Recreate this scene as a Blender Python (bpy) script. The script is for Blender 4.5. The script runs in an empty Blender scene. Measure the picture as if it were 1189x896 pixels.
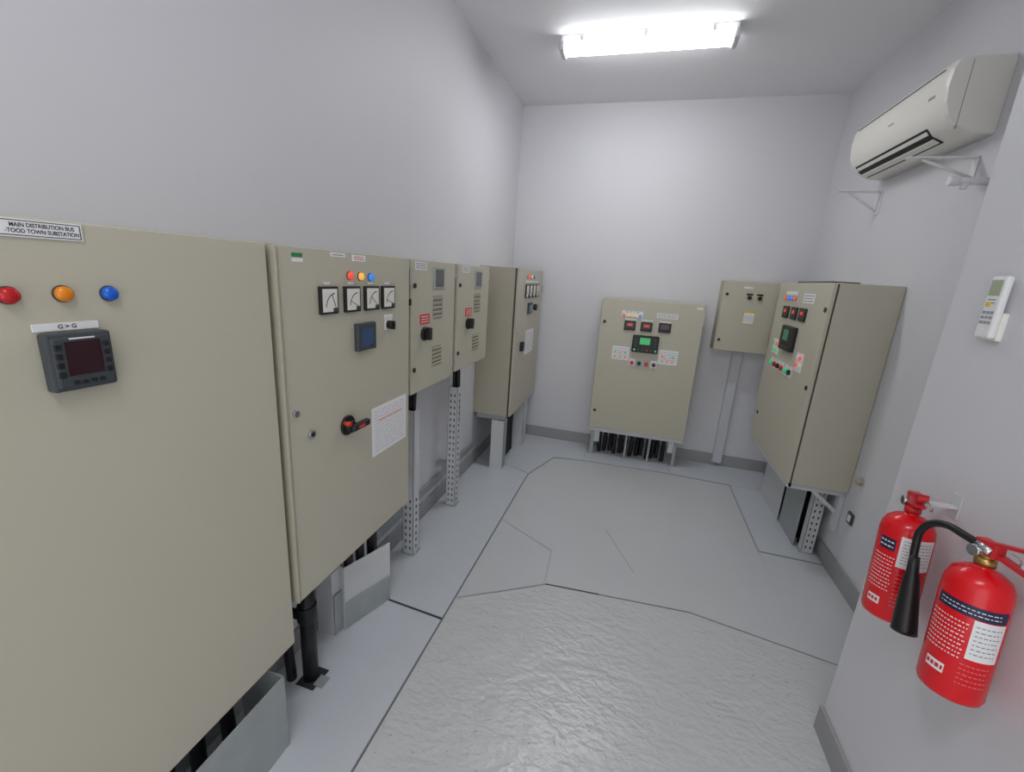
import bpy, bmesh, math, random
from mathutils import Vector, Matrix
random.seed(4)
scn=bpy.context.scene
col=scn.collection
# ------------------------------------------------------------------ materials
def s2l(c):
    c=c/255.0
    return c/12.92 if c<=0.04045 else ((c+0.055)/1.055)**2.4
def rgb(r,g,b): return (s2l(r),s2l(g),s2l(b),1)
_m={}
def mat(name,color,rough=0.5,metal=0.0,bump=0.0,bscale=200.0,emit=0.0,var=0.0,vscale=3.0,ecol=None,spec=0.5,bdist=0.002,detail=2.0):
    if name in _m: return _m[name]
    m=bpy.data.materials.new(name);m.use_nodes=True
    nt=m.node_tree;b=nt.nodes["Principled BSDF"]
    b.inputs["Base Color"].default_value=color
    b.inputs["Roughness"].default_value=rough
    b.inputs["Metallic"].default_value=metal
    b.inputs["Specular IOR Level"].default_value=spec
    if emit>0:
        b.inputs["Emission Color"].default_value=ecol or color
        b.inputs["Emission Strength"].default_value=emit
        if emit<5: m.cycles.emission_sampling='NONE'
    tc=nt.nodes.new("ShaderNodeNewGeometry")
    if bump>0:
        n=nt.nodes.new("ShaderNodeTexNoise");n.inputs["Scale"].default_value=bscale;n.inputs["Detail"].default_value=detail
        bp=nt.nodes.new("ShaderNodeBump");bp.inputs["Strength"].default_value=bump;bp.inputs["Distance"].default_value=bdist
        nt.links.new(tc.outputs["Position"],n.inputs["Vector"]);nt.links.new(n.outputs["Fac"],bp.inputs["Height"]);nt.links.new(bp.outputs["Normal"],b.inputs["Normal"])
    if var>0:
        n2=nt.nodes.new("ShaderNodeTexNoise");n2.inputs["Scale"].default_value=vscale;n2.inputs["Detail"].default_value=4
        mx=nt.nodes.new("ShaderNodeMix");mx.data_type='RGBA'
        d=tuple(x*(1-var) for x in color[:3])+(1,);l=tuple(min(1,x*(1+var)) for x in color[:3])+(1,)
        mx.inputs[6].default_value=d;mx.inputs[7].default_value=l
        nt.links.new(tc.outputs["Position"],n2.inputs["Vector"]);nt.links.new(n2.outputs["Fac"],mx.inputs[0]);nt.links.new(mx.outputs[2],b.inputs["Base Color"])
    _m[name]=m
    return m
WALL=mat("wall_paint",rgb(216,216,220),0.55,bump=0.15,bscale=60,var=0.03,vscale=1.5)
CEIL=mat("ceiling_paint",rgb(236,236,238),0.7,bump=0.1,bscale=80)
BASE=mat("baseboard_grey",rgb(158,158,160),0.5,bump=0.2,bscale=60,var=0.08,vscale=6)
BEIGE=mat("beige_powder_coat",rgb(193,188,170),0.42,bump=0.12,bscale=900,bdist=0.0006,var=0.02,vscale=2)
BEIGE2=mat("beige_body",rgb(181,175,156),0.5,bump=0.1,bscale=900,bdist=0.0006)
GASKET=mat("gasket_shadow",rgb(70,68,60),0.8,bump=0.1)
BLACK=mat("black_plastic",rgb(22,22,24),0.4,bump=0.05,bscale=400)
DGREY=mat("dark_grey_plastic",rgb(62,68,72),0.4,bump=0.05,bscale=400)
CABLE=mat("black_cable",rgb(20,20,24),0.45,bump=0.1,bscale=100)
WHITE=mat("white_label",rgb(235,235,235),0.45,bump=0.02)
PAPER=mat("paper_sheet",rgb(238,236,236),0.6,bump=0.02)
SILV=mat("galvanised_steel",rgb(168,174,174),0.45,0.3,bump=0.1,bscale=120,var=0.12,vscale=14)
PAINTST=mat("painted_steel",rgb(208,210,212),0.45,0.05,bump=0.1,bscale=120,var=0.05,vscale=8)
HOLE=mat("slot_dark",rgb(45,46,48),0.8,bump=0.02)
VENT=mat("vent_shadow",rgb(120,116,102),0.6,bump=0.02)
CHROME=mat("chrome",rgb(200,200,200),0.2,1.0,bump=0.01)
GLASSD=mat("smoked_window",rgb(92,94,92),0.15,bump=0.01)
METERF=mat("meter_face",rgb(235,233,224),0.35,bump=0.01)
SCR=mat("lcd_blue_screen",rgb(38,56,78),0.12,emit=0.2,ecol=rgb(60,90,130),bump=0.01)
SCRD=mat("led_dark_screen",rgb(46,14,24),0.1,bump=0.01)
SCRG=mat("lcd_green_screen",rgb(40,150,90),0.2,emit=0.3,ecol=rgb(50,210,110),bump=0.01)
LEDR=mat("led_red_digits",rgb(235,70,60),0.4,emit=0.5,ecol=rgb(255,60,40),bump=0.01)
RED=mat("lamp_red",rgb(190,20,28),0.2,bump=0.01)
AMB=mat("lamp_amber",rgb(228,135,20),0.2,bump=0.01)
BLU=mat("lamp_blue",rgb(20,95,205),0.2,bump=0.01)
REDL=mat("lamp_red_lit",rgb(235,80,60),0.2,emit=0.5,bump=0.01)
AMBL=mat("lamp_amber_lit",rgb(245,180,70),0.2,emit=0.5,bump=0.01)
BLUL=mat("lamp_blue_lit",rgb(60,130,225),0.2,emit=0.5,bump=0.01)
GRNL=mat("lamp_green_lit",rgb(70,190,120),0.2,emit=0.3,bump=0.01)
INK=mat("label_ink",rgb(50,50,60),0.6,bump=0.01)
INKR=mat("red_ink",rgb(215,45,40),0.6,bump=0.01)
ORNG=mat("orange_handle",rgb(205,55,30),0.4,bump=0.02)
EXT=mat("extinguisher_red",rgb(222,16,28),0.22,bump=0.03,bscale=40)
EXTD=mat("valve_red",rgb(200,34,42),0.35,bump=0.03)
NAVY=mat("navy_label",rgb(30,34,70),0.4,bump=0.01)
BRASS=mat("brass",rgb(180,150,90),0.3,0.9,bump=0.02)
ACW=mat("ac_white_plastic",rgb(236,234,226),0.35,bump=0.02)
ACG=mat("ac_slot_dark",rgb(35,35,36),0.6,bump=0.02)
TUBE=mat("fluorescent_diffuser",rgb(255,255,255),0.4,emit=34,ecol=(0.98,0.985,1,1),bump=0.01)
TUBES=mat("diffuser_side",rgb(250,250,250),0.3,emit=13,ecol=(0.98,0.985,1,1),bump=0.01)
LAMPB=mat("luminaire_body",rgb(205,208,210),0.4,bump=0.02)
GREEN=mat("green_sticker",rgb(40,130,70),0.5,bump=0.01)
YEL=mat("yellow_sticker",rgb(225,195,50),0.5,bump=0.01)
PLATE=mat("trench_cover_paint",rgb(198,203,209),0.28,bump=0.12,bscale=45,var=0.04,vscale=4,bdist=0.004)
SMOOTH=mat("floor_paint_smooth",rgb(199,202,204),0.2,bump=0.2,bscale=14,var=0.03,vscale=3,bdist=0.005,detail=4)
SEAM=mat("seam_dark",rgb(132,136,139),0.6,bump=0.02)
SEAML=mat("seam_grey",rgb(170,173,176),0.5,bump=0.02)

def rough_floor():
    m=bpy.data.materials.new("floor_paint_rough");m.use_nodes=True
    nt=m.node_tree;b=nt.nodes["Principled BSDF"];L=nt.links.new
    g=nt.nodes.new("ShaderNodeNewGeometry")
    n1=nt.nodes.new("ShaderNodeTexNoise");n1.inputs["Scale"].default_value=38;n1.inputs["Detail"].default_value=3;n1.inputs["Distortion"].default_value=0.3
    n2=nt.nodes.new("ShaderNodeTexNoise");n2.inputs["Scale"].default_value=9;n2.inputs["Detail"].default_value=3;n2.inputs["Distortion"].default_value=0.8
    mp=nt.nodes.new("ShaderNodeMapping");mp.inputs["Scale"].default_value=(0.8,1.3,1);mp.inputs["Rotation"].default_value=(0,0,0.6)
    L(g.outputs["Position"],mp.inputs["Vector"]);L(mp.outputs[0],n1.inputs["Vector"]);L(mp.outputs[0],n2.inputs["Vector"])
    n4=nt.nodes.new("ShaderNodeTexNoise");n4.inputs["Scale"].default_value=2.0;n4.inputs["Detail"].default_value=2
    L(g.outputs["Position"],n4.inputs["Vector"])
    rr=nt.nodes.new("ShaderNodeMapRange");rr.inputs["From Min"].default_value=0.38;rr.inputs["From Max"].default_value=0.62;rr.inputs["To Min"].default_value=0.35;rr.inputs["To Max"].default_value=1.3
    L(n4.outputs["Fac"],rr.inputs["Value"])
    mu=nt.nodes.new("ShaderNodeMath");mu.operation='MULTIPLY';L(n1.outputs["Fac"],mu.inputs[0]);L(rr.outputs[0],mu.inputs[1])
    add=nt.nodes.new("ShaderNodeMath");add.operation='MULTIPLY_ADD';add.inputs[1].default_value=1.5
    L(n2.outputs["Fac"],add.inputs[0]);L(mu.outputs[0],add.inputs[2])
    bp=nt.nodes.new("ShaderNodeBump");bp.inputs["Strength"].default_value=0.6;bp.inputs["Distance"].default_value=0.008
    L(add.outputs[0],bp.inputs["Height"]);L(bp.outputs["Normal"],b.inputs["Normal"])
    n3=nt.nodes.new("ShaderNodeTexNoise");n3.inputs["Scale"].default_value=70;n3.inputs["Detail"].default_value=3
    L(g.outputs["Position"],n3.inputs["Vector"])
    cr=nt.nodes.new("ShaderNodeValToRGB")
    cr.color_ramp.elements[0].position=0.25;cr.color_ramp.elements[0].color=rgb(156,148,136)
    cr.color_ramp.elements[1].position=0.31;cr.color_ramp.elements[1].color=rgb(200,202,202)
    L(n3.outputs["Fac"],cr.inputs[0]);L(cr.outputs[0],b.inputs["Base Color"])
    b.inputs["Roughness"].default_value=0.2
    return m
ROUGH=rough_floor()

# ------------------------------------------------------------------ geometry helpers
def link(o,parent=None):
    col.objects.link(o)
    if parent is not None: o.parent=parent
    return o
def empty(name,loc=(0,0,0)):
    e=bpy.data.objects.new(name,None);e.location=loc;e.empty_display_size=0.1
    return link(e)
def mesh_obj(name,bm,material,parent=None,smooth=False):
    bmesh.ops.recalc_face_normals(bm,faces=bm.faces)
    me=bpy.data.meshes.new(name);bm.to_mesh(me);bm.free()
    me.materials.append(material)
    if smooth:
        for p in me.polygons:p.use_smooth=True
    o=bpy.data.objects.new(name,me)
    return link(o,parent)
def box(name,lo,hi,material,parent=None,bev=0.0,seg=2,M=None):
    bm=bmesh.new()
    lo2=[min(a,b) for a,b in zip(lo,hi)];hi2=[max(a,b) for a,b in zip(lo,hi)]
    c=[(a+b)/2 for a,b in zip(lo2,hi2)];s=[max(b-a,1e-5) for a,b in zip(lo2,hi2)]
    bmesh.ops.create_cube(bm,size=1,matrix=Matrix.Translation(c)@Matrix.Diagonal((*s,1)))
    if bev>0:
        bev=min(bev,min(s)*0.45)
        bmesh.ops.bevel(bm,geom=list(bm.edges),offset=bev,segments=seg,profile=0.5,affect='EDGES')
    if M is not None: bm.transform(M)
    return mesh_obj(name,bm,material,parent)
def cyl(name,p0,p1,r,material,parent=None,r2=None,seg=24,M=None,bev=0.0):
    p0=Vector(p0);p1=Vector(p1);d=p1-p0
    bm=bmesh.new()
    q=d.to_track_quat('Z','Y').to_matrix().to_4x4()
    bmesh.ops.create_cone(bm,cap_ends=True,segments=seg,radius1=r,radius2=r if r2 is None else r2,depth=d.length,matrix=Matrix.Translation((p0+p1)/2)@q)
    if bev>0:
        es=[e for e in bm.edges if len(e.link_faces)==2 and any(len(f.verts)>4 for f in e.link_faces)]
        bmesh.ops.bevel(bm,geom=es,offset=bev,segments=2,profile=0.5,affect='EDGES')
    if M is not None: bm.transform(M)
    o=mesh_obj(name,bm,material,parent)
    for p in o.data.polygons:
        p.use_smooth=len(p.vertices)<=4
    return o
def prism(name,pts,z0,z1,material,parent=None,bev=0.0,M=None):
    bm=bmesh.new()
    vb=[bm.verts.new((x,y,z0)) for x,y in pts];vt=[bm.verts.new((x,y,z1)) for x,y in pts]
    bm.faces.new(vb[::-1]);bm.faces.new(vt)
    n=len(pts)
    for i in range(n): bm.faces.new((vb[i],vb[(i+1)%n],vt[(i+1)%n],vt[i]))
    if bev>0: bmesh.ops.bevel(bm,geom=list(bm.edges),offset=bev,segments=2,profile=0.5,affect='EDGES')
    if M is not None: bm.transform(M)
    return mesh_obj(name,bm,material,parent)
def lathe(name,prof,material,parent=None,seg=40,M=None):
    bm=bmesh.new();rings=[]
    for r,z in prof:
        if r<1e-5: rings.append([bm.verts.new((0,0,z))])
        else: rings.append([bm.verts.new((r*math.cos(2*math.pi*i/seg),r*math.sin(2*math.pi*i/seg),z)) for i in range(seg)])
    for a,b in zip(rings,rings[1:]):
        for i in range(seg):
            j=(i+1)%seg
            if len(a)==1: bm.faces.new((a[0],b[j],b[i]))
            elif len(b)==1: bm.faces.new((a[i],a[j],b[0]))
            else: bm.faces.new((a[i],a[j],b[j],b[i]))
    if M is not None: bm.transform(M)
    return mesh_obj(name,bm,material,parent,smooth=True)
def tube(name,pts,r,material,parent=None,smoothpath=True):
    cu=bpy.data.curves.new(name,'CURVE');cu.dimensions='3D';cu.bevel_depth=r;cu.bevel_resolution=4;cu.use_fill_caps=True
    sp=cu.splines.new('BEZIER');sp.bezier_points.add(len(pts)-1)
    for b,p in zip(sp.bezier_points,pts):
        b.co=p;b.handle_left_type='AUTO';b.handle_right_type='AUTO'
    cu.materials.append(material)
    return link(bpy.data.objects.new(name,cu),parent)

class Face:
    """local frame on a cabinet door: u to the right, v up, n outward"""
    def __init__(s,n,plane,parent):
        s.p=parent
        if n=='+X': U=Vector((0,1,0));N=Vector((1,0,0));O=Vector((plane,0,0));s.sg=1
        elif n=='-X': U=Vector((0,-1,0));N=Vector((-1,0,0));O=Vector((plane,0,0));s.sg=-1
        elif n=='-Y': U=Vector((1,0,0));N=Vector((0,-1,0));O=Vector((0,plane,0));s.sg=1
        V=Vector((0,0,1))
        s.M=Matrix(((U.x,V.x,N.x,O.x),(U.y,V.y,N.y,O.y),(U.z,V.z,N.z,O.z),(0,0,0,1)))
    def u(s,a): return a*s.sg
    def rect(s,name,a0,z0,a1,z1,m,d=0.004,d0=-0.001,bev=0.0):
        return box(name,(s.u(a0),z0,d0),(s.u(a1),z1,d),m,s.p,bev=bev,M=s.M)
    def disc(s,name,a,z,r,m,d=0.01,d0=-0.001,r2=None,bev=0.0,seg=24):
        return cyl(name,(s.u(a),z,d0),(s.u(a),z,d),r,m,s.p,r2=r2,M=s.M,bev=bev,seg=seg)
    def text(s,name,body,a,z,size,m,d=0.0045,sx=1.0,align='CENTER'):
        cu=bpy.data.curves.new(name,'FONT');cu.body=body;cu.size=size;cu.align_x=align;cu.align_y='CENTER';cu.extrude=0.0002;cu.offset=size*0.015
        cu.materials.append(m)
        o=bpy.data.objects.new(name,cu);link(o,s.p)
        o.matrix_local=s.M@Matrix.Translation((s.u(a),z,d))@Matrix.Diagonal((sx,1,1,1))
        return o
    def lamp(s,name,a,z,r,lens):
        s.disc(name+"_bezel",a,z,r,DGREY,d=0.004)
        prof=[(r*0.9,0.003),(r*0.9,0.008),(r*0.82,0.012),(r*0.5,0.0155),(0,0.0165)]
        lathe(name+"_lens",prof,lens,s.p,seg=24,M=s.M@Matrix.Translation((s.u(a),z,0)))
    def gauge(s,name,a0,z0,a1,z1,ang=60):
        w=abs(a1-a0);h=abs(z1-z0)
        s.rect(name+"_bezel",a0,z0,a1,z1,BLACK,d=0.012,bev=0.002)
        b=0.085
        x0=min(s.u(a0),s.u(a1));zz=min(z0,z1)
        box(name+"_dial",(x0+w*b,zz+h*b,0.01),(x0+w*(1-b),zz+h*(1-b),0.0128),METERF,s.p,M=s.M)
        cx=x0+w*0.82;cz=zz+h*0.22;R=min(w,h)*0.58
        bm=bmesh.new();pr=None
        for i in range(13):
            t=math.radians(95+i*80/12)
            p=(bm.verts.new((cx+R*math.cos(t),cz+R*math.sin(t),0.0132)),bm.verts.new((cx+R*0.93*math.cos(t),cz+R*0.93*math.sin(t),0.0132)))
            if pr: bm.faces.new((pr[0],p[0],p[1],pr[1]))
            pr=p
        bm.transform(s.M);mesh_obj(name+"_scale",bm,INK,s.p)
        t=math.radians(100+ang)
        cyl(name+"_needle",(cx,cz,0.0133),(cx+R*0.95*math.cos(t),cz+R*0.95*math.sin(t),0.0133),w*0.012,INK,s.p,M=s.M,seg=6)
        box(name+"_foot",(x0+w*0.66,zz+h*b,0.012),(x0+w*(1-b),zz+h*0.22,0.0134),DGREY,s.p,M=s.M)
    def lines(s,name,a0,z0,a1,z1,n,m,frac=0.35,d=0.0052,d0=0.004):
        bm=bmesh.new();h=(z1-z0)/n
        u0,u1=s.u(a0),s.u(a1)
        for i in range(n):
            zc=z0+h*(i+0.5);u=u0
            while True:
                w=(u1-u0)*random.uniform(0.12,0.3);e=u+w
                if abs(e-u0)>abs(u1-u0):e=u1
                c=Vector(((u+e)/2,zc,(d0+d)/2))
                bmesh.ops.create_cube(bm,size=1,matrix=Matrix.Translation(c)@Matrix.Diagonal((abs(e-u),h*frac,d-d0,1)))
                if e==u1:break
                u=e+(u1-u0)*0.04
                if abs(u-u0)>=abs(u1-u0)*0.97:break
        bm.transform(s.M);mesh_obj(name,bm,m,s.p)
    def vents(s,name,a0,z0,a1,z1,n):
        h=(z1-z0)/n
        bm=bmesh.new()
        for i in range(n):
            zc=z0+h*(i+0.5)
            c=Vector(((s.u(a0)+s.u(a1))/2,zc,0.002))
            bmesh.ops.create_cube(bm,size=1,matrix=Matrix.Translation(c)@Matrix.Rotation(0.5,4,'X')@Matrix.Diagonal((abs(a1-a0),h*0.62,0.005,1)))
        bm.transform(s.M);mesh_obj(name,bm,BEIGE,s.p)
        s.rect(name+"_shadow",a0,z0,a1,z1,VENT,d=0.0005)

# ------------------------------------------------------------------ room shell
XL=-1.28;XR=1.39;YB=4.41;ZC=3.245;YF=-1.6;XN=0.92;YN=1.67
box("floor",(XL-0.1,YF-0.1,-0.12),(XR+0.1,YB+0.1,0.0),SMOOTH)
box("ceiling",(XL-0.1,YF-0.1,ZC),(XR+0.1,YB+0.1,ZC+0.12),CEIL)
box("wall_left",(XL-0.1,YF-0.1,0),(XL,YB+0.1,ZC),WALL)
box("wall_back",(XL,YB,0),(XR,YB+0.1,ZC),WALL)
box("wall_right",(XR,YN,0),(XR+0.1,YB+0.1,ZC),WALL)
box("wall_near_right",(XN,YF-0.1,0),(XR+0.1,YN,ZC),WALL,bev=0.004)
# front wall behind the camera, with an unseen doorway opening added to let in fill light
box("wall_front",(XL,YF-0.1,2.75),(XN,YF,ZC),WALL)
FR=mat("added_doorway_frame_paint",rgb(190,192,195),0.4,bump=0.02)
box("trim_1",(XL,YF-0.1,0),(XL+0.06,YF-0.02,2.75),FR,bev=0.004)
box("trim_2",(XN-0.06,YF-0.1,0),(XN,YF-0.02,2.75),FR,bev=0.004)
box("trim_3",(XL+0.06,YF-0.1,2.69),(XN-0.06,YF-0.02,2.75),FR,bev=0.004)
BH=0.115
box("baseboard_left",(XL,YF,0),(XL+0.014,YB,BH),BASE,bev=0.003)
box("baseboard_back",(XL+0.014,YB-0.014,0),(XR-0.014,YB,BH),BASE,bev=0.003)
box("baseboard_right",(XR-0.014,YN,0),(XR,YB-0.014,BH),BASE,bev=0.003)
box("baseboard_near_right",(XN-0.014,YF,0),(XN,YN+0.006,BH),BASE,bev=0.003)

# floor build-up
scr=empty("floor_screed")
prism("rough_screed",[(-0.735,YF),(XN-0.016,YF),(XN-0.016,YN+0.012),(XR-0.016,YN+0.012),(XR-0.016,2.02),(1.12,2.05),(0.48,2.16),(-0.29,2.10),(-0.735,1.82)],-0.004,0.005,ROUGH,scr,bev=0.002)
slab=empty("floor_repair_slab")
prism("slab_angled",[(-0.735,1.835),(-0.31,2.10),(-0.33,2.42),(-0.735,2.65)],-0.003,0.003,SMOOTH,slab,bev=0.001)
prism("slab_mid",[(-0.295,2.112),(0.48,2.172),(1.12,2.062),(XR-0.016,2.04),(XR-0.016,2.92),(0.99,2.93),(0.99,2.35),(0.19,2.39),(-0.32,2.43)],-0.003,0.0015,SMOOTH,slab,bev=0.0005)
def seam(name,pts,w,m,par,z=0.0052,h=0.0006):
    for i in range(len(pts)-1):
        a=Vector((*pts[i],0));b=Vector((*pts[i+1],0));d=(b-a).normalized();n=Vector((-d.y,d.x,0))*w/2
        q=[a+n,a-n,b-n,b+n]
        prism(name,[(p.x,p.y) for p in q],z-0.004,z+h,m,par)
sm=empty("floor_joint")
seam("crack_a",[(-0.01,2.8),(0.19,2.39)],0.005,SEAML,sm,z=0.002)
seam("crack_b",[(-0.73,1.825),(-0.3,2.106)],0.004,SEAML,sm,z=0.0052)
seam("crack_b2",[(-0.3,2.106),(0.0,2.13)],0.006,mat("seam_gap",rgb(60,62,64),0.8,bump=0.02),sm,z=0.0035)
seam("crack_b3",[(0.0,2.13),(0.48,2.166),(1.12,2.056),(1.37,2.03)],0.003,SEAM,sm,z=0.0035)
seam("crack_c",[(-0.73,2.65),(-0.33,2.425),(-0.31,2.106)],0.004,SEAML,sm,z=0.003)
tc=empty("trench_cover")
x0=XL+0.015
prism("cover_near",[(x0,YF),(-0.745,YF),(-0.745,1.66),(x0,1.70)],-0.004,0.006,PLATE,tc,bev=0.002)
prism("cover_mid",[(x0,1.712),(-0.745,1.675),(-0.745,3.44),(-0.9,3.52),(x0,3.52)],-0.004,0.006,PLATE,tc,bev=0.002)
prism("cover_corner",[(x0,3.53),(-0.9,3.53),(-0.745,3.45),(-0.6,3.9),(-0.32,3.95),(-0.32,4.39),(x0,4.39)],-0.004,0.006,PLATE,tc,bev=0.002)
tc=empty("trench_cover")
prism("cover_back",[(-0.31,3.95),(0.48,3.99),(0.48,4.39),(-0.31,4.39)],-0.004,0.006,PLATE,tc,bev=0.002)
prism("cover_back_b",[(0.49,3.99),(1.0,3.96),(XR-0.016,3.96),(XR-0.016,4.39),(0.49,4.39)],-0.004,0.006,PLATE,tc,bev=0.002)
prism("cover_right",[(1.0,2.94),(XR-0.016,2.94),(XR-0.016,3.95),(1.0,3.95)],-0.004,0.006,PLATE,tc,bev=0.002)
seam("joint_long",[(-0.74,YF),(-0.74,3.45)],0.005,mat("seam_mid",rgb(105,108,112),0.6,bump=0.02),sm,z=0.003)
seam("joint_cross",[(x0,1.706),(-0.745,1.668)],0.011,mat("seam_gap",rgb(60,62,64)),sm,z=0.004)
seam("joint_back",[(-0.595,3.89),(-0.31,3.942),(0.48,3.982),(1.0,3.955)],0.005,SEAM,sm,z=0.003)
seam("joint_chamfer",[(-0.735,3.445),(-0.595,3.89)],0.004,SEAM,sm,z=0.003)
seam("joint_right",[(0.994,3.955),(0.994,2.935),(XR-0.016,2.93)],0.004,SEAM,sm,z=0.003)

# ------------------------------------------------------------------ left-hand cabinets
def cabinet(name,y0,y1,z0,z1,xf,xw=XL,door=(0.012,0.012)):
    e=empty(name)
    box("body",(xw+0.002,y0,z0),(xf-0.03,y1,z1),BEIGE2,e,bev=0.003)
    box("rim",(xf-0.032,y0+0.006,z0+0.006),(xf-0.018,y1-0.006,z1-0.006),GASKET,e)
    box("door",(xf-0.02,y0+door[0],z0+0.002),(xf,y1-door[1],z1-0.002),BEIGE,e,bev=0.0035,seg=3)
    return e,Face('+X',xf,e)
e,F=cabinet("electrical_cabinet",0.08,1.048,0.365,1.745,-1.03,door=(0.01,0.018))
F.rect("title_plate",0.44,1.709,0.60,1.7395,WHITE,d=0.003,bev=0.0005)
F.rect("title_border",0.4435,1.7115,0.597,1.737,INK,d=0.0033,d0=0.001)
F.rect("title_field",0.4455,1.713,0.595,1.7355,WHITE,d=0.0037,d0=0.001)
F.text("title_text","MAIN DISTRIBUTION BUS\n-TOOD TOWN SUBSTATION",0.5425,1.7242,0.0098,INK,sx=0.8,d=0.0039)
F.lamp("lamp_r",0.478,1.612,0.0155,RED);F.lamp("lamp_y",0.553,1.613,0.0155,AMB);F.lamp("lamp_b",0.627,1.612,0.0155,BLU)
F.rect("meter_label",0.500,1.546,0.600,1.560,WHITE,d=0.003);F.text("meter_label_text","G > G",0.55,1.553,0.011,INK,d=0.0034)
F.rect("meter_case",0.503,1.434,0.606,1.543,DGREY,d=0.024,bev=0.005)
F.rect("meter_front",0.509,1.440,0.600,1.537,DGREY,d=0.028,d0=0.01,bev=0.004)
F.rect("meter_screen",0.527,1.464,0.583,1.528,SCRD,d=0.0292,d0=0.01)
for i in range(4):
    F.rect("meter_key_%d"%i,0.511,1.462+i*0.017,0.522,1.473+i*0.017,BLACK,d=0.0305,d0=0.01,bev=0.002)
    F.rect("meter_key_r%d"%i,0.587,1.462+i*0.017,0.597,1.473+i*0.017,BLACK,d=0.0305,d0=0.01,bev=0.002)
F.rect("meter_brand",0.535,1.532,0.575,1.5345,WHITE,d=0.0292,d0=0.01)
for i in range(4): F.rect("meter_btn_%d"%i,0.53+i*0.014,1.446,0.54+i*0.014,1.454,BLACK,d=0.0305,d0=0.01,bev=0.002)
# 2: incomer cabinet
e,F=cabinet("electrical_cabinet",1.052,1.852,0.505,1.745,-1.03,door=(0.02,0.012))
box("side_flange",(-1.08,1.052,0.515),(-1.022,1.062,1.74),BEIGE2,e,bev=0.002)
F.rect("green_tag",1.125,1.712,1.168,1.724,GREEN,d=0.002,bev=0.0005);F.rect("brand_tag",1.125,1.697,1.17,1.709,WHITE,d=0.0015)
F.rect("name_tag_a",1.30,1.722,1.38,1.735,WHITE,d=0.002);F.lines("name_tag_a_text",1.31,1.725,1.37,1.732,1,INK,d0=0.0018,d=0.0023)
F.rect("name_tag_b",1.42,1.712,1.50,1.735,WHITE,d=0.002);F.lines("name_tag_b_text",1.43,1.716,1.49,1.731,2,INKR,d0=0.0018,d=0.0023)
F.lamp("lamp_r",1.40,1.660,0.016,REDL);F.lamp("lamp_y",1.465,1.658,0.016,AMBL);F.lamp("lamp_b",1.53,1.656,0.016,BLUL)
for i,(a,b) in enumerate([(1.232,1.322),(1.362,1.452),(1.484,1.578),(1.604,1.698)]):
    F.gauge("ammeter_%d"%i,a,1.528,b,1.622,ang=[12,55,40,60][i])
    F.rect("ammeter_tag_%d"%i,a+0.03,1.628,b-0.03,1.636,WHITE,d=0.002)
F.rect("power_meter",1.42,1.374,1.54,1.482,DGREY,d=0.02,bev=0.004);F.rect("power_meter_screen",1.44,1.392,1.52,1.462,SCR,d=0.0212,d0=0.01)
F.rect("switch_label",1.628,1.488,1.69,1.502,WHITE,d=0.003);F.rect("switch_plate",1.632,1.435,1.686,1.486,WHITE,d=0.004,bev=0.001)
F.disc("switch_knob",1.655,1.458,0.018,BLACK,d=0.03,bev=0.003);F.rect("switch_grip",1.650,1.44,1.660,1.476,BLACK,d=0.036,bev=0.001)
F.disc("handle_escutcheon",1.36,1.092,0.04,BLACK,d=0.010,bev=0.003);F.disc("handle_boss",1.352,1.092,0.024,BLACK,d=0.035,bev=0.003)
box("handle_lever",(1.335,1.077,0.03),(1.44,1.105,0.055),BLACK,e,bev=0.008,M=F.M)
F.rect("handle_tab",1.36,1.086,1.40,1.097,INKR,d=0.0565,d0=0.04,bev=0.001);F.disc("handle_pointer",1.335,1.108,0.009,ORNG,d=0.038)
F.disc("lock_a",1.10,1.215,0.013,CHROME,d=0.008,bev=0.002);F.disc("lock_b",1.165,1.122,0.016,CHROME,d=0.01,bev=0.002);F.disc("lock_b_core",1.165,1.122,0.008,BLACK,d=0.011)
F.rect("notice_sheet",1.525,0.885,1.81,1.108,PAPER,d=0.0015)
F.lines("notice_rows",1.545,0.9,1.79,1.095,14,mat("pale_ink",rgb(185,187,205),0.6,bump=0.01),frac=0.16,d0=0.001,d=0.0019)
F.lines("notice_heading",1.58,1.035,1.77,1.05,1,mat("orange_ink",rgb(235,165,130),0.6,bump=0.01),frac=0.5,d0=0.001,d=0.0021)
F.rect("hinge_a",1.842,1.63,1.856,1.70,CHROME,d=0.004,d0=-0.02);F.rect("hinge_b",1.842,1.53,1.856,1.56,BLACK,d=0.004,d0=-0.02)
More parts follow.
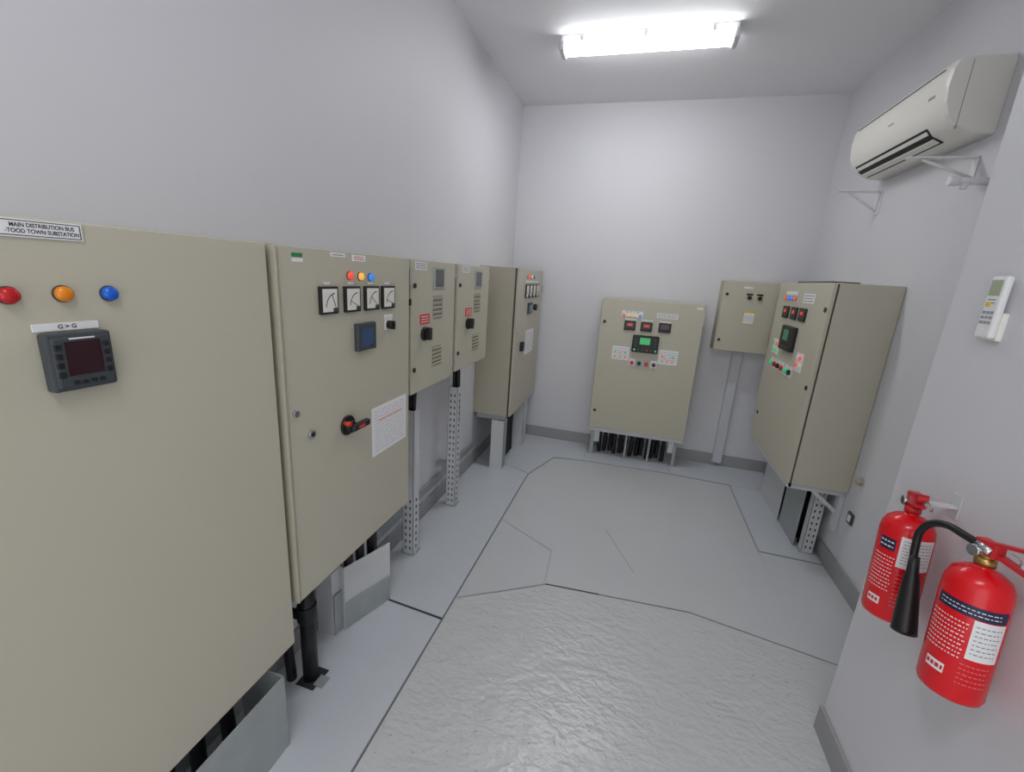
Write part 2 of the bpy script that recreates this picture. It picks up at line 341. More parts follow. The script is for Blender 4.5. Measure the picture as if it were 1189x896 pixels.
# 3 & 4: feeder cabinets
for k,(y0,y1,zb) in enumerate([(1.885,2.425,1.07),(2.447,3.03,1.085)]):
    e,F=cabinet("feeder_cabinet",y0,y1,zb,1.745,-1.05,door=(0.01,0.01))
    o=[0,0.605][k]
    F.rect("name_tag",1.93+o*0.97,1.695,2.05+o*0.97,1.733,WHITE,d=0.002);F.lines("name_tag_text",1.94+o*0.97,1.70,2.04+o*0.97,1.73,3,INK,d0=0.0018,d=0.0023)
    F.rect("breaker_window_frame",2.13+o,1.60,2.26+o,1.715,SILV,d=0.006,bev=0.002);F.rect("breaker_window",2.145+o,1.612,2.245+o,1.703,GLASSD,d=0.007,d0=0.002)
    F.rect("warning_label",1.985+o,1.425,2.09+o,1.475,INKR,d=0.002);F.lines("warning_text",1.995+o,1.43,2.08+o,1.47,3,WHITE,frac=0.35,d0=0.0018,d=0.0024)
    F.disc("rotary_base",2.03+o,1.375,0.036,BLACK,d=0.014,bev=0.003);F.rect("rotary_grip",2.02+o,1.345,2.042+o,1.41,BLACK,d=0.045,bev=0.004)
    F.vents("vent_upper",2.13+o,1.44,2.245+o,1.565,5);F.vents("vent_lower",2.13+o,1.18,2.245+o,1.29,5)
    F.disc("lock_a",y0+0.04,1.62,0.012,BLACK,d=0.007);F.disc("lock_b",y0+0.04,1.2,0.012,BLACK,d=0.007)
    F.rect("hinge_a",y1-0.012,1.66,y1+0.003,1.70,CHROME,d=0.004,d0=-0.02);F.rect("hinge_b",y1-0.012,1.13,y1+0.003,1.17,CHROME,d=0.004,d0=-0.02)
# 5: deep cabinet in the corner
e,F=cabinet("deep_electrical_cabinet",3.42,4.33,0.505,1.76,-0.94,door=(0.012,0.012))
for i in range(4):
    F.gauge("ammeter_%d"%i,3.66+i*0.125,1.515,3.755+i*0.125,1.63,ang=50)
    F.rect("tag_%d"%i,3.66+i*0.125,1.645,3.755+i*0.125,1.66,WHITE,d=0.002)
for i,c in enumerate([REDL,AMBL,BLUL]): F.lamp("lamp_%d"%i,3.72+i*0.12,1.695,0.016,c)
F.rect("digital_meter",3.78,1.37,3.91,1.47,DGREY,d=0.015,bev=0.003);F.rect("digital_screen",3.80,1.39,3.89,1.45,SCR,d=0.0165,d0=0.01)
F.disc("switch",4.03,1.42,0.03,BLACK,d=0.03,bev=0.004)
F.rect("notice_sheet",3.78,1.0,4.08,1.22,PAPER,d=0.0015);F.lines("notice_rows",3.8,1.02,4.06,1.2,9,mat("pale_ink",rgb(175,178,200)),frac=0.2,d0=0.001,d=0.0019)
F.disc("lock",3.48,1.25,0.014,CHROME,d=0.008);F.rect("switch_handle",3.60,1.06,3.66,1.14,BLACK,d=0.03,bev=0.004)
F.rect("hinge",4.318,1.55,4.332,1.62,CHROME,d=0.004,d0=-0.02)

# ------------------------------------------------------------------ supports / cabling under the left row
def cables(par,pts,z1,r,z0=0.0,top_shift=0.0):
    for i,(x,y) in enumerate(pts):
        tube("cable_%d"%i,[(x,y,z0),(x+random.uniform(-.01,.01),y+random.uniform(-.01,.01),(z0+z1)/2),(x+top_shift,y,z1)],r,CABLE,par)
g=empty("cable_guard_plate")
box("sheet",(-1.008,0.30,0.006),(-1.003,0.945,0.315),SILV,g,bev=0.001)
box("return",(-1.20,0.94,0.006),(-1.003,0.945,0.315),SILV,g,bev=0.001)
c=empty("power_cable_bundle");cables(c,[(-1.12,0.45+0.09*i) for i in range(5)],0.37,0.022,z0=0.0)
g=empty("cable_guard_plate")
pa=Vector((-1.148,1.456,0));pb=Vector((-1.06,1.705,0));dd=(pb-pa);L_=dd.length;ang=math.atan2(dd.y,dd.x)
M=Matrix.Translation(pa)@Matrix.Rotation(ang,4,'Z')
box("sheet",(0,-0.002,0.13),(L_,0.002,0.34),PAINTST,g,bev=0.001,M=M)
box("lower_sheet",(-0.002,-0.009,0.006),(L_-0.01,-0.003,0.15),SILV,g,bev=0.001,M=M)
box("end_return",(-0.004,-0.006,0.006),(0,0.09,0.34),PAINTST,g,bev=0.001,M=M)
box("foot_channel",(-1.26,1.40,0.006),(-1.17,1.46,0.34),PAINTST,g,bev=0.002)
box("foot_channel_face",(-1.165,1.40,0.006),(-1.16,1.46,0.22),SILV,g,bev=0.001)
c=empty("power_cable_bundle");cables(c,[(-1.16,1.50),(-1.15,1.58),(-1.14,1.66),(-1.18,1.72)],0.51,0.021)
p=empty("cable_conduit")
cyl("pipe",(-1.12,1.19,0.0),(-1.12,1.19,0.506),0.030,CABLE,p)
cyl("collar",(-1.12,1.19,0.30),(-1.12,1.19,0.37),0.038,CABLE,p,bev=0.004)
box("side_clip",(-1.20,1.16,0.31),(-1.10,1.18,0.35),CABLE,p,bev=0.006)
tube("second_cable",[(-1.19,1.16,0.0),(-1.19,1.15,0.25),(-1.18,1.15,0.506)],0.02,CABLE,p)
box("floor_slot",(-1.155,1.14,0.0),(-1.07,1.24,0.0075),HOLE,p)
box("flap",(-1.085,1.16,0.006),(-1.04,1.21,0.011),SILV,p,bev=0.001)
def slotted(name,x0,x1,y0,y1,z0,z1,step=0.045,zplain=99):
    g=empty(name)
    t=0.004
    box("web",(x0,y0,z0),(x1,y0+t,z1),PAINTST,g,bev=0.001)
    box("flange_a",(x1-t,y0,z0),(x1,y1,z1),PAINTST,g,bev=0.001)
    box("flange_b",(x0,y0,z0),(x0+t,y1,z1),PAINTST,g,bev=0.001)
    bm=bmesh.new();z=z0+step
    while z<min(z1-0.02,zplain):
        for fx in (0.3,0.7):
            xx=x0+(x1-x0)*fx
            bmesh.ops.create_cube(bm,size=1,matrix=Matrix.Translation((xx,y0-0.0004,z))@Matrix.Diagonal((0.008,0.002,step*0.4,1)))
        bmesh.ops.create_cube(bm,size=1,matrix=Matrix.Translation((x1+0.0004,(y0+y1)/2,z))@Matrix.Diagonal((0.002,0.012,step*0.4,1)))
        z+=step
    mesh_obj("slots",bm,HOLE,g)
    box("foot",(x0-0.01,y0-0.005,z0),(x1+0.01,y1+0.005,z0+0.006),SILV,g)
    return g
g=slotted("slotted_support_channel",-1.19,-1.12,2.06,2.13,0.006,0.93,zplain=0.38)
box("cap_arm",(XL+0.015,2.07,0.30),(-1.19,2.12,0.34),SILV,g,bev=0.002)
g=slotted("slotted_support_channel",-1.19,-1.12,2.68,2.75,0.006,0.92)
box("cap_arm",(XL,2.69,0.30),(-1.19,2.74,0.34),SILV,g,bev=0.002)
c=empty("power_cable_bundle");cables(c,[(-1.165,2.10),(-1.14,2.105)],1.075,0.014,z0=0.4)
c=empty("power_cable_bundle");cables(c,[(-1.165,2.72),(-1.14,2.72)],1.09,0.014,z0=0.4)
g=empty("cabinet_plinth_plate")
box("plate_near",(-1.10,3.42,0.006),(-0.985,3.425,0.46),PAINTST,g,bev=0.001);box("flange_near",(-0.99,3.42,0.006),(-0.985,3.52,0.46),SILV,g,bev=0.001)
box("plate_far",(-1.09,4.02,0.006),(-0.96,4.025,0.50),PAINTST,g,bev=0.001);box("flange_far",(-0.965,4.02,0.006),(-0.96,4.16,0.5),PAINTST,g,bev=0.001)
box("rail",(-1.25,3.44,0.46),(-0.985,3.5,0.504),SILV,g,bev=0.002)
c=empty("power_cable_bundle");cables(c,[(-1.06,3.56+0.06*i) for i in range(7)],0.51,0.024)
box("cable_tray",(XL+0.001,1.9,0.17),(XL+0.02,3.4,0.23),SILV,bev=0.002)

# ------------------------------------------------------------------ generator panel on back wall
def digi(F,name,a0,z0,a1,z1,red=True):
    F.rect(name,a0,z0,a1,z1,BLACK,d=0.012,bev=0.003)
    w=a1-a0;h=z1-z0
    F.rect(name+"_win",a0+w*.15,z0+h*.35,a1-w*.15,z1-h*.15,mat("led_window",rgb(60,16,20),0.15,bump=0.01),d=0.0126,d0=0.01)
    if red: F.text(name+"_digits","888",(a0+a1)/2,z0+h*.6,h*.34,LEDR,d=0.0128)
e=empty("generator_control_panel")
x0_,x1_=-0.318,0.575
box("body",(x0_,4.125,0.30),(x1_,YB-0.003,1.55),BEIGE2,e,bev=0.004)
box("rim",(x0_+0.006,4.112,0.306),(x1_-0.006,4.13,1.544),GASKET,e)
box("door",(x0_+0.004,4.10,0.303),(x1_-0.004,4.118,1.553),BEIGE,e,bev=0.004,seg=3)
F=Face('-Y',4.10,e)
F.rect("tag_left",-0.13,1.40,0.055,1.455,WHITE,d=0.002);F.rect("tag_right",0.175,1.41,0.355,1.455,WHITE,d=0.002)
for i,c_ in enumerate([REDL,AMBL,AMBL,BLUL]): F.lamp("lamp_%d"%i,-0.11+i*0.048,1.415,0.012,c_)
F.text("tag_l_text","R   Y   Y   B",-0.038,1.444,0.022,INK,d=0.0025)
F.lines("tag_r_text",0.185,1.415,0.345,1.45,3,INK,d0=0.0018,d=0.0024,frac=0.25)
digi(F,"meter_a",-0.095,1.28,0.005,1.365);digi(F,"meter_b",0.05,1.28,0.15,1.365);digi(F,"meter_c",0.205,1.285,0.31,1.37,False)
for i,a in enumerate([-0.095,0.05,0.205]): F.rect("mtag_%d"%i,a,1.373,a+0.1,1.385,WHITE,d=0.002)
F.rect("controller",-0.005,1.09,0.225,1.245,BLACK,d=0.03,bev=0.008);F.rect("controller_lcd",0.06,1.165,0.15,1.225,SCRG,d=0.0312,d0=0.02)
for i in range(6): F.disc("ctl_key_%d"%i,0.02+i*0.037,1.113,0.009,[GRNL,DGREY,DGREY,RED,DGREY,GRNL][i],d=0.033,d0=0.02)
for i in range(3):
    F.disc("ctl_k_l%d"%i,0.025,1.15+i*0.03,0.008,DGREY,d=0.033,d0=0.02);F.disc("ctl_k_r%d"%i,0.195,1.15+i*0.03,0.008,DGREY,d=0.033,d0=0.02)
F.rect("card_left",-0.175,1.0,-0.02,1.125,PAPER,d=0.002);F.rect("card_right",0.24,1.0,0.405,1.13,PAPER,d=0.002)
F.lines("card_l_text",-0.165,1.01,-0.03,1.115,5,mat("pale_ink",rgb(175,178,200)),frac=0.3,d0=0.0015,d=0.0024);F.lines("card_r_text",0.25,1.01,0.395,1.12,5,mat("pale_ink",rgb(175,178,200)),frac=0.3,d0=0.0015,d=0.0024)
for i in range(3):
    F.disc("card_l_led_%d"%i,-0.145+i*0.045,1.07,0.010,[GRNL,REDL,GRNL][i],d=0.006);F.disc("card_r_led_%d"%i,0.275+i*0.045,1.07,0.010,[REDL,WHITE,GRNL][i],d=0.006)
    F.disc("card_l_led_low_%d"%i,-0.145+i*0.045,1.03,0.008,[REDL,GRNL,REDL][i],d=0.006);F.disc("card_r_led_low_%d"%i,0.275+i*0.045,1.03,0.008,[GRNL,REDL,REDL][i],d=0.006)
for i in range(4): F.rect("btn_plate_%d"%i,-0.012+i*0.065,0.955,0.04+i*0.065,1.02,[WHITE,SILV,SILV,WHITE][i],d=0.003);F.disc("btn_%d"%i,0.014+i*0.065,0.985,0.018,[RED,BLACK,ORNG,DGREY][i],d=0.02,bev=0.003)
F.disc("lock_top",-0.275,1.34,0.014,BLACK,d=0.006);F.disc("lock_bottom",-0.272,0.48,0.014,BLACK,d=0.006)
for z in (1.38,0.45): F.rect("hinge_%d"%int(z*10),x1_-0.005,z,x1_+0.006,z+0.06,SILV,d=0.003,d0=-0.02)
F.rect("label_corner",0.5,1.512,0.55,1.53,WHITE,d=0.002)
g=empty("panel_stand_frame")
box("rail_front",(-0.315,4.12,0.262),(0.57,4.145,0.298),PAINTST,g,bev=0.002)
for i,(a,b) in enumerate([(-0.285,-0.25),(0.05,0.07),(0.27,0.29),(0.50,0.53)]): box("leg_%d"%i,(a,4.15,0.006),(b,4.18,0.264),SILV,g,bev=0.002)
box("gusset_left",(-0.25,4.152,0.14),(-0.20,4.158,0.264),PAINTST,g,bev=0.001);box("gusset_right",(0.45,4.152,0.14),(0.50,4.158,0.264),PAINTST,g,bev=0.001)
for i,x in enumerate([-0.285,0.50]): box("side_%d"%i,(x,4.18,0.236),(x+0.03,4.39,0.264),SILV,g,bev=0.002)
c=empty("power_cable_bundle");cables(c,[(-0.20+0.052*i+random.uniform(-.008,.008),4.25+0.035*(i%3)) for i in range(13)],0.30,0.02)

# ------------------------------------------------------------------ small box on back wall with trunking
e=empty("junction_box")
box("body",(0.70,4.24,1.165),(1.135,YB-0.002,1.775),BEIGE2,e,bev=0.004)
box("rim",(0.705,4.228,1.17),(1.13,4.245,1.77),GASKET,e)
box("door",(0.702,4.218,1.167),(1.133,4.236,1.773),BEIGE,e,bev=0.004,seg=3)
F=Face('-Y',4.218,e)
F.rect("tag",0.86,1.715,0.93,1.73,WHITE,d=0.002)
for i in range(2):
    F.disc("selector_%d"%i,0.915+i*0.08,1.64,0.017,BLACK,d=0.02,bev=0.003);F.rect("sel_tag_%d"%i,0.89+i*0.08,1.66,0.94+i*0.08,1.675,BLACK,d=0.002)
F.rect("sticker",0.895,1.415,0.985,1.525,YEL,d=0.0015);F.rect("sticker_field",0.90,1.42,0.98,1.51,WHITE,d=0.002);F.lines("sticker_text",0.905,1.43,0.975,1.49,4,mat("grey_ink",rgb(120,120,140),0.6,bump=0.01),frac=0.2,d0=0.0015,d=0.0024)
F.disc("lock_a",0.735,1.66,0.012,BLACK,d=0.006);F.disc("lock_b",0.735,1.26,0.012,BLACK,d=0.006)
e=empty("cable_trunking")
box("duct",(0.90,YB-0.045,0.04),(0.985,YB-0.001,1.163),PAINTST,e,bev=0.003)
box("lid",(0.907,YB-0.049,0.045),(0.978,YB-0.044,1.16),mat("trunking_lid",rgb(206,207,214),0.4,bump=0.02),e,bev=0.001)

# ------------------------------------------------------------------ right cabinet
e=empty("synchronising_cabinet")
xf=1.048;y0,y1,z0,z1=2.90,3.90,0.535,1.775
box("body",(xf+0.028,y0,z0),(XR-0.002,y1,z1),BEIGE,e,bev=0.004)
box("rim",(xf+0.016,y0+0.006,z0+0.006),(xf+0.03,y1-0.006,z1-0.006),GASKET,e)
box("door",(xf,y0+0.003,z0+0.003),(xf+0.02,y1-0.003,z1-0.003),BEIGE,e,bev=0.004,seg=3)
box("top_documents",(1.10,3.1,z1),(1.25,3.7,z1+0.012),DGREY,e,bev=0.002)
F=Face('-X',xf,e)
for i,c_ in enumerate([REDL,BLUL,BLUL,REDL]): F.lamp("lamp_%d"%i,3.68-i*0.065,1.665,0.015,c_)
F.rect("lamp_tag",3.70,1.69,3.46,1.715,WHITE,d=0.002)
F.rect("name_plate",3.34,1.645,3.14,1.705,WHITE,d=0.002);F.lines("name_text",3.33,1.65,3.15,1.70,3,INK,d0=0.0018,d=0.0024,frac=0.25)
for i,(a,b) in enumerate([(3.68,3.56),(3.50,3.385),(3.335,3.215)]): digi(F,"meter_%d"%i,b,1.525,a,1.61,True)
F.rect("controller",3.55,1.31,3.30,1.48,BLACK,d=0.03,bev=0.008);F.rect("controller_lcd",3.48,1.38,3.38,1.455,mat("lcd_green_dim",rgb(30,90,70),0.2,emit=0.15,ecol=rgb(40,160,110),bump=0.01),d=0.0312,d0=0.02)
for i in range(5): F.disc("ctl_key_%d"%i,3.52-i*0.045,1.335,0.01,DGREY,d=0.033,d0=0.02)
F.rect("card_left",3.77,1.25,3.62,1.36,PAPER,d=0.002);F.rect("card_right",3.22,1.21,3.10,1.33,PAPER,d=0.002)
for i in range(4): F.disc("led_l%d"%i,3.74-(i%2)*0.08,1.33-(i//2)*0.05,0.014,[GRNL,REDL,GRNL,GRNL][i],d=0.01);F.disc("led_r%d"%i,3.19-(i%2)*0.05,1.30-(i//2)*0.05,0.014,[WHITE,REDL,REDL,WHITE][i],d=0.01)
for i in range(6): F.rect("btn_plate_%d"%i,3.73-i*0.085,1.145,3.67-i*0.085,1.22,WHITE,d=0.003);F.disc("btn_%d"%i,3.70-i*0.085,1.18,0.018,[GRNL,RED,BLACK,ORNG,GRNL,BLACK][i],d=0.02,bev=0.003)
F.disc("lock_top",2.94,1.62,0.014,BLACK,d=0.006);F.disc("lock_mid",2.945,1.15,0.014,BLACK,d=0.006);F.disc("lock_bottom",3.79,0.75,0.014,BLACK,d=0.006)
g=empty("cabinet_wall_bracket")
box("beam_near",(1.07,2.93,0.495),(XR-0.002,2.97,0.533),PAINTST,g,bev=0.002)
box("beam_far",(1.07,3.78,0.495),(XR-0.002,3.82,0.533),SILV,g,bev=0.002)
box("wall_plate_near",(XR-0.03,2.92,0.26),(XR-0.002,2.97,0.50),PAINTST,g,bev=0.002)
M=Matrix.Translation((1.29,2.95,0.44))@Matrix.Rotation(math.radians(38),4,'Y')
box("brace_near",(-0.09,-0.018,-0.012),(0.09,0.018,0.012),PAINTST,g,bev=0.002,M=M)
box("front_rail",(1.06,2.93,0.50),(1.09,3.86,0.533),PAINTST,g,bev=0.002)
g=slotted("slotted_support_channel",1.275,1.345,3.03,3.09,0.006,0.50)
g=empty("cable_guard_plate")
box("sheet_near",(1.245,3.10,0.006),(1.251,3.42,0.49),SILV,g,bev=0.001)
box("sheet_far",(1.235,3.44,0.006),(1.241,3.90,0.49),PAINTST,g,bev=0.001)
c=empty("power_cable_bundle");cables(c,[(1.31,3.16+0.08*i) for i in range(6)],0.535,0.02)
s=empty("wall_socket")
box("plate",(XR-0.012,2.77,0.385),(XR,2.83,0.455),DGREY,s,bev=0.003);box("insert",(XR-0.016,2.785,0.40),(XR-0.01,2.815,0.44),WHITE,s,bev=0.002)
s=empty("cable_gland")
cyl("stub",(XR,2.80,0.66),(XR-0.03,2.80,0.66),0.016,BEIGE2,s,bev=0.003);cyl("stub_collar",(XR,2.80,0.66),(XR-0.008,2.80,0.66),0.024,BEIGE2,s)

# ------------------------------------------------------------------ air conditioner
e=empty("air_conditioner")
ya,yb=2.575,3.51
prof=[(XR-0.001,2.735),(1.215,2.735),(1.188,2.722),(1.174,2.69),(1.170,2.62),(1.178,2.555),(1.20,2.50),(1.235,2.46),(1.30,2.43),(XR-0.001,2.425)]
bm=bmesh.new()
n=len(prof)
ys=[ya,ya+0.012,ya+0.03,yb-0.03,yb-0.012,yb];cx,cz=1.30,2.58;sc=[0.95,0.985,1,1,0.985,0.95]
rings=[]
for yy,k in zip(ys,sc):
    rings.append([bm.verts.new((x if x>XR-0.01 else cx+(x-cx)*k,yy,cz+(z-cz)*k)) for x,z in prof])
for a,b in zip(rings,rings[1:]):
    for i in range(n): bm.faces.new((a[i],a[(i+1)%n],b[(i+1)%n],b[i]))
bm.faces.new(rings[0]);bm.faces.new(rings[-1][::-1])
o=mesh_obj("housing",bm,ACW,e)
for p_ in o.data.polygons: p_.use_smooth=abs(p_.normal.y)<0.3
box("panel_gap",(1.172,ya+0.06,2.7),(1.185,yb-0.06,2.703),mat("ac_seam",rgb(150,148,142),0.4,bump=0.01),e)
def along(name,x0,z0,x1,z1,t,m,yy0,yy1):
    d=Vector((x1-x0,z1-z0));L_=d.length;a=math.atan2(d.y,d.x)
    M=Matrix.Translation(((x0+x1)/2,(yy0+yy1)/2,(z0+z1)/2))@Matrix.Rotation(-a,4,'Y')
    return box(name,(-L_/2,-(yy1-yy0)/2,-t/2),(L_/2,(yy1-yy0)/2,t/2),m,e,bev=min(0.002,t*.3),M=M)
OY0=ya+0.15;OY1=yb-0.06
along("outlet_mid",1.204,2.4935,1.234,2.459,0.004,ACG,OY0,OY1)
along("outlet_lower",1.234,2.459,1.285,2.434,0.004,ACG,OY0,OY1)
along("louvre_a",1.211,2.484,1.224,2.469,0.008,ACW,OY0+0.01,OY1-0.01)
along("louvre_b",1.245,2.450,1.274,2.4355,0.008,ACW,OY0+0.01,OY1-0.01)
box("side_seam",(1.24,ya-0.0005,2.45),(1.243,ya+0.01,2.715),mat("ac_seam",rgb(150,148,142)),e)
box("logo",(1.171,3.0,2.60),(1.175,3.05,2.607),mat("ac_logo",rgb(150,152,155),0.4,bump=0.01),e)
box("display",(1.171,ya+0.08,2.60),(1.1755,ya+0.13,2.615),mat("ac_seam",rgb(190,188,180)),e)
def bracket(yc,x0,zt,leg):
    g=empty("wall_bracket")
    box("arm",(x0,yc-0.018,zt-0.006),(XR-0.001,yc+0.018,zt),WHITE,g,bev=0.001)
    box("leg",(XR-0.007,yc-0.018,zt-leg),(XR-0.001,yc+0.018,zt),WHITE,g,bev=0.001)
    a=Vector((x0+0.06,yc,zt-0.01));b=Vector((XR-0.01,yc,zt-leg*0.85))
    cyl("brace",a,b,0.007,WHITE,g,seg=8)
bracket(3.47,1.145,2.36,0.14);bracket(2.64,1.12,2.35,0.10)
g=empty("drain_pipe")
cyl("pipe",(XR,2.51,2.222),(1.26,2.51,2.222),0.015,WHITE,g);cyl("cap",(1.275,2.51,2.222),(1.24,2.51,2.222),0.020,WHITE,g,bev=0.003)
cyl("tee",(1.30,2.51,2.19),(1.30,2.51,2.222),0.014,WHITE,g,bev=0.003)

# ------------------------------------------------------------------ remote on wall
e=empty("remote_control")
F=Face('-X',XN,e)
box("holder",(F.u(1.493),1.612,-0.001),(F.u(1.432),1.685,0.012),ACW,e,bev=0.003,M=F.M)
box("body",(F.u(1.490),1.617,0.01),(F.u(1.435),1.778,0.028),WHITE,e,bev=0.007,seg=3,M=F.M)
F.rect("lcd",1.482,1.728,1.443,1.768,mat("remote_lcd",rgb(168,178,150),0.2,bump=0.01),d=0.0288,d0=0.02)
F.rect("button_main",1.478,1.700,1.462,1.711,YEL,d=0.030,d0=0.02,bev=0.001)
for i in range(9): F.rect("key_%d"%i,1.480-(i%3)*0.014,1.688-(i//3)*0.013,1.471-(i%3)*0.014,1.681-(i//3)*0.013,mat("key_grey",rgb(150,152,160),0.4,bump=0.01),d=0.0295,d0=0.02)
F.lines("print",1.477,1.705,1.45,1.722,2,mat("key_grey",rgb(150,152,160)),d0=0.028,d=0.0286)

# ------------------------------------------------------------------ fire extinguishers
def patch(name,r,a0,a1,z0,z1,m,par,n=16):
    bm=bmesh.new();pr=None
    for i in range(n+1):
        a=math.radians(a0+(a1-a0)*i/n)
        q=(bm.verts.new((r*math.cos(a),r*math.sin(a),z0)),bm.verts.new((r*math.cos(a),r*math.sin(a),z1)))
        if pr: bm.faces.new((pr[0],q[0],q[1],pr[1]))
        pr=q
    return mesh_obj(name,bm,m,par,smooth=True)
def arc_lines(name,r,a0,a1,z0,z1,n,m,par,th=.2,wr=(4,12)):
    bm=bmesh.new();h=(z1-z0)/n
    for k in range(n):
        z=z0+h*(k+.5);a=a0
        while a<a1-2:
            w=random.uniform(*wr);b=min(a+w,a1)
            pr=None
            for i in range(4):
                t=math.radians(a+(b-a)*i/3)
                q=(bm.verts.new((r*math.cos(t),r*math.sin(t),z-h*th)),bm.verts.new((r*math.cos(t),r*math.sin(t),z+h*th)))
                if pr: bm.faces.new((pr[0],q[0],q[1],pr[1]))
                pr=q
            a=b+2.5
    mesh_obj(name,bm,m,par)
def extinguisher(x,y,z,rot,horn=False,hd=-90,hl=0.10,r=0.062):
    e=empty("fire_extinguisher",(x,y,z))
    e.rotation_euler=rot
    H_=0.315
    prof=[(0,0.004),(r*.8,0.0),(r*.95,0.004),(r,0.014),(r,H_-0.05),(r*.96,H_-0.032),(r*.84,H_-0.014),(r*.6,H_-0.002),(r*.34,H_+0.005),(0.016,H_+0.008),(0.016,H_+0.02),(0,H_+0.02)]
    lathe("cylinder",prof,EXT,e,seg=48)
    cyl("neck_ring",(0,0,H_+0.012),(0,0,H_+0.03),0.019,BRASS if horn else EXTD,e)
    cyl("valve_body",(0,0,H_+0.025),(0,0,H_+0.06),0.014,BRASS if horn else EXTD,e,bev=0.002)
    R=Matrix.Rotation(math.radians(hd),4,'Z')
    def hb(n_,lo,hi,ang,m,zz):
        M=R@Matrix.Translation((0,0,zz))@Matrix.Rotation(math.radians(ang),4,'Y')
        box(n_,lo,hi,m,e,bev=0.002,M=M)
    hb("carry_handle",(-0.02,-0.012,-0.004),(hl,0.012,0.004),10,EXTD,H_+0.050)
    hb("squeeze_lever",(-0.03,-0.012,-0.004),(hl*1.05,0.012,0.004),-14,EXTD,H_+0.066)
    hb("lever_tip",(hl*.75,-0.012,-0.014),(hl*1.05,0.012,0.003),-14,EXTD,H_+0.066)
    hb("valve_head",(-0.022,-0.013,-0.022),(0.024,0.013,0.012),0,EXTD,H_+0.058)
    cyl("gauge",(0,0,0),(0,0,0.012),0.014,CHROME,e,M=R@Matrix.Translation((-0.012,-0.012,H_+0.04))@Matrix.Rotation(math.radians(90),4,'X'),bev=0.002)
    tube("safety_pin",[R@Vector((0.03,0.014,H_+0.06)),R@Vector((0.045,0.022,H_+0.05)),R@Vector((0.035,0.026,H_+0.035)),R@Vector((0.022,0.02,H_+0.045))],0.0015,CHROME,e)
    # wall hook carrying the extinguisher (part of its mounting)
    bpy.context.view_layer.update()
    iv=e.matrix_world.inverted();yy=y+(0.012 if not horn else -0.05);zz=z+H_+0.055
    box("wall_hook_plate",(XN-0.004,yy-0.02,zz-0.03),(XN,yy+0.02,zz+0.035),PAINTST,e,bev=0.001,M=iv)
    box("wall_hook_arm",(x+0.01,yy-0.012,zz-0.004),(XN,yy+0.012,zz+0.002),PAINTST,e,bev=0.001,M=iv)
    return e
GI=mat("grey_ink",rgb(120,120,140))
LR=mat("dull_red_print",rgb(232,130,130),0.5,bump=0.01)
ROT=(math.radians(-5),0,0)
e=extinguisher(0.838,1.378,0.785,ROT,False,-100,0.045)
patch("white_label",0.0626,-126,-50,0.175,0.267,WHITE,e);arc_lines("white_label_text",0.0629,-120,-58,0.185,0.26,8,GI,e,.1,(3,8))
patch("navy_patch",0.0627,-172,-134,0.215,0.25,NAVY,e);arc_lines("navy_text",0.063,-170,-138,0.219,0.246,2,WHITE,e,.14,(3,8))
arc_lines("left_text",0.0626,-180,-128,0.09,0.20,10,WHITE,e,.13,(2,6));arc_lines("mid_text",0.0626,-120,-65,0.05,0.16,9,LR,e,.08,(3,8))
patch("pictograms",0.0627,-170,-140,0.045,0.068,WHITE,e);arc_lines("pictogram_art",0.063,-168,-142,0.048,0.065,1,EXTD,e,.3,(6,7))
e=extinguisher(0.838,1.105,0.802,ROT,True,-75,0.10,0.060)
patch("navy_band",0.0606,-185,-60,0.218,0.246,NAVY,e);patch("white_label",0.0608,-116,-60,0.12,0.216,WHITE,e);arc_lines("white_label_text",0.0611,-111,-67,0.13,0.207,7,GI,e,.1,(3,8))
arc_lines("band_text",0.061,-178,-75,0.223,0.241,2,WHITE,e,.12,(3,8))
arc_lines("left_text",0.0608,-190,-122,0.11,0.205,9,WHITE,e,.13,(2,6));patch("pictograms",0.0607,-175,-140,0.06,0.083,WHITE,e);arc_lines("pictogram_art",0.061,-173,-142,0.063,0.080,1,EXTD,e,.3,(6,7))
arc_lines("lower_text",0.0608,-120,-70,0.05,0.11,5,LR,e,.08,(3,8))
bpy.context.view_layer.update()
inv=e.matrix_world.inverted()
P=lambda *a: tuple(inv@Vector(a))
tube("hose",[P(0.832,1.13,1.165),P(0.815,1.17,1.172),P(0.80,1.235,1.165),P(0.793,1.275,1.125),P(0.793,1.278,1.06),P(0.793,1.268,1.02)],0.009,BLACK,e)
cyl("hose_union",P(0.834,1.118,1.165),P(0.825,1.15,1.170),0.011,CHROME,e)
a=Vector(P(0.793,1.270,1.045));b=Vector(P(0.795,1.225,0.845))
q=(b-a).to_track_quat('Z','Y').to_matrix().to_4x4();Lh=(b-a).length
lathe("discharge_horn",[(0,0),(0.011,0.0),(0.013,0.04),(0.017,0.06),(0.022,Lh*0.55),(0.027,Lh-0.01),(0.028,Lh),(0.025,Lh),(0.02,Lh*0.6),(0,Lh*.5)],BLACK,e,seg=28,M=Matrix.Translation(a)@q)

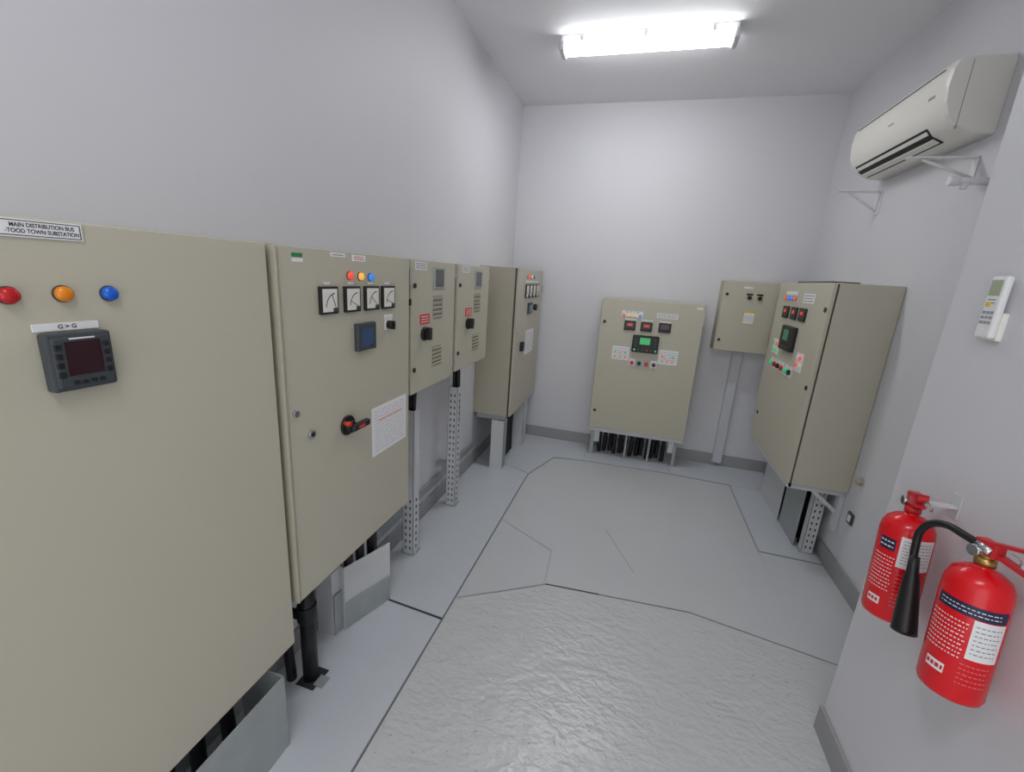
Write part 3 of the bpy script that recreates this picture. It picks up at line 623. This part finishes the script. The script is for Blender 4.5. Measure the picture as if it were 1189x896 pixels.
# ------------------------------------------------------------------ luminaires
def luminaire(x0,x1,yc):
    e=empty("fluorescent_light_fixture")
    w=0.066;zb=ZC-0.088
    box("base",(x0+0.01,yc-w,ZC-0.034),(x1-0.01,yc+w,ZC),LAMPB,e,bev=0.006,seg=3)
    def strip(nm,pr,m):
        bm=bmesh.new()
        r0=[bm.verts.new((x0+0.035,yc+a,z)) for a,z in pr];r1=[bm.verts.new((x1-0.035,yc+a,z)) for a,z in pr]
        for i in range(len(pr)-1): bm.faces.new((r0[i],r0[i+1],r1[i+1],r1[i]))
        mesh_obj(nm,bm,m,e)
    strip("diffuser_bottom",[(-w*.82,zb+0.012),(-w*.55,zb+0.002),(0,zb),(w*.55,zb+0.002),(w*.82,zb+0.012)],TUBE)
    strip("diffuser_front",[(-w*1.1,ZC-0.033),(-w*1.1,ZC-0.050),(-w*.82,zb+0.012)],TUBES)
    strip("diffuser_rear",[(w*.82,zb+0.012),(w*1.1,ZC-0.050),(w*1.1,ZC-0.033)],TUBES)
    for i,(a,b) in enumerate([(x0,x0+0.036),(x1-0.036,x1)]):
        box("end_cap_%d"%i,(a,yc-w*1.1,zb-0.003),(b,yc+w*1.1,ZC-0.03),LAMPB,e,bev=0.012,seg=3)
    for i in range(3):
        xx=x0+0.15+i*(x1-x0-0.3)/2
        box("clip_f%d"%i,(xx-0.012,yc-w*1.13,ZC-0.046),(xx+0.012,yc-w+0.001,ZC-0.015),LAMPB,e,bev=0.002)
        box("clip_b%d"%i,(xx-0.012,yc+w-0.001,ZC-0.046),(xx+0.012,yc+w*1.13,ZC-0.015),LAMPB,e,bev=0.002)
luminaire(-0.72,0.38,3.31)
luminaire(-0.72,0.38,-0.25)

# ------------------------------------------------------------------ world + camera
w=bpy.data.worlds.new("world");scn.world=w;w.use_nodes=True
w.node_tree.nodes["Background"].inputs[0].default_value=(0.97,0.98,1,1);w.node_tree.nodes["Background"].inputs[1].default_value=1.7
fpx=500.0
Yv=Vector((149.5,-119,500)).normalized()
D=Vector((-118.5,1870,500)).normalized();D=(D-Yv*D.dot(Yv)).normalized();R=D.cross(Yv)
cam=bpy.data.cameras.new("camera");co=bpy.data.objects.new("camera",cam);col.objects.link(co)
cam.sensor_width=36;cam.sensor_fit='HORIZONTAL';cam.lens=fpx/1189*36;cam.clip_start=0.02
co.matrix_world=Matrix(((R.x,-R.y,-R.z,0),(Yv.x,-Yv.y,-Yv.z,0),(-D.x,D.y,D.z,1.7),(0,0,0,1)))
scn.camera=co
scn.view_settings.view_transform='Standard'
scn.view_settings.look='None'
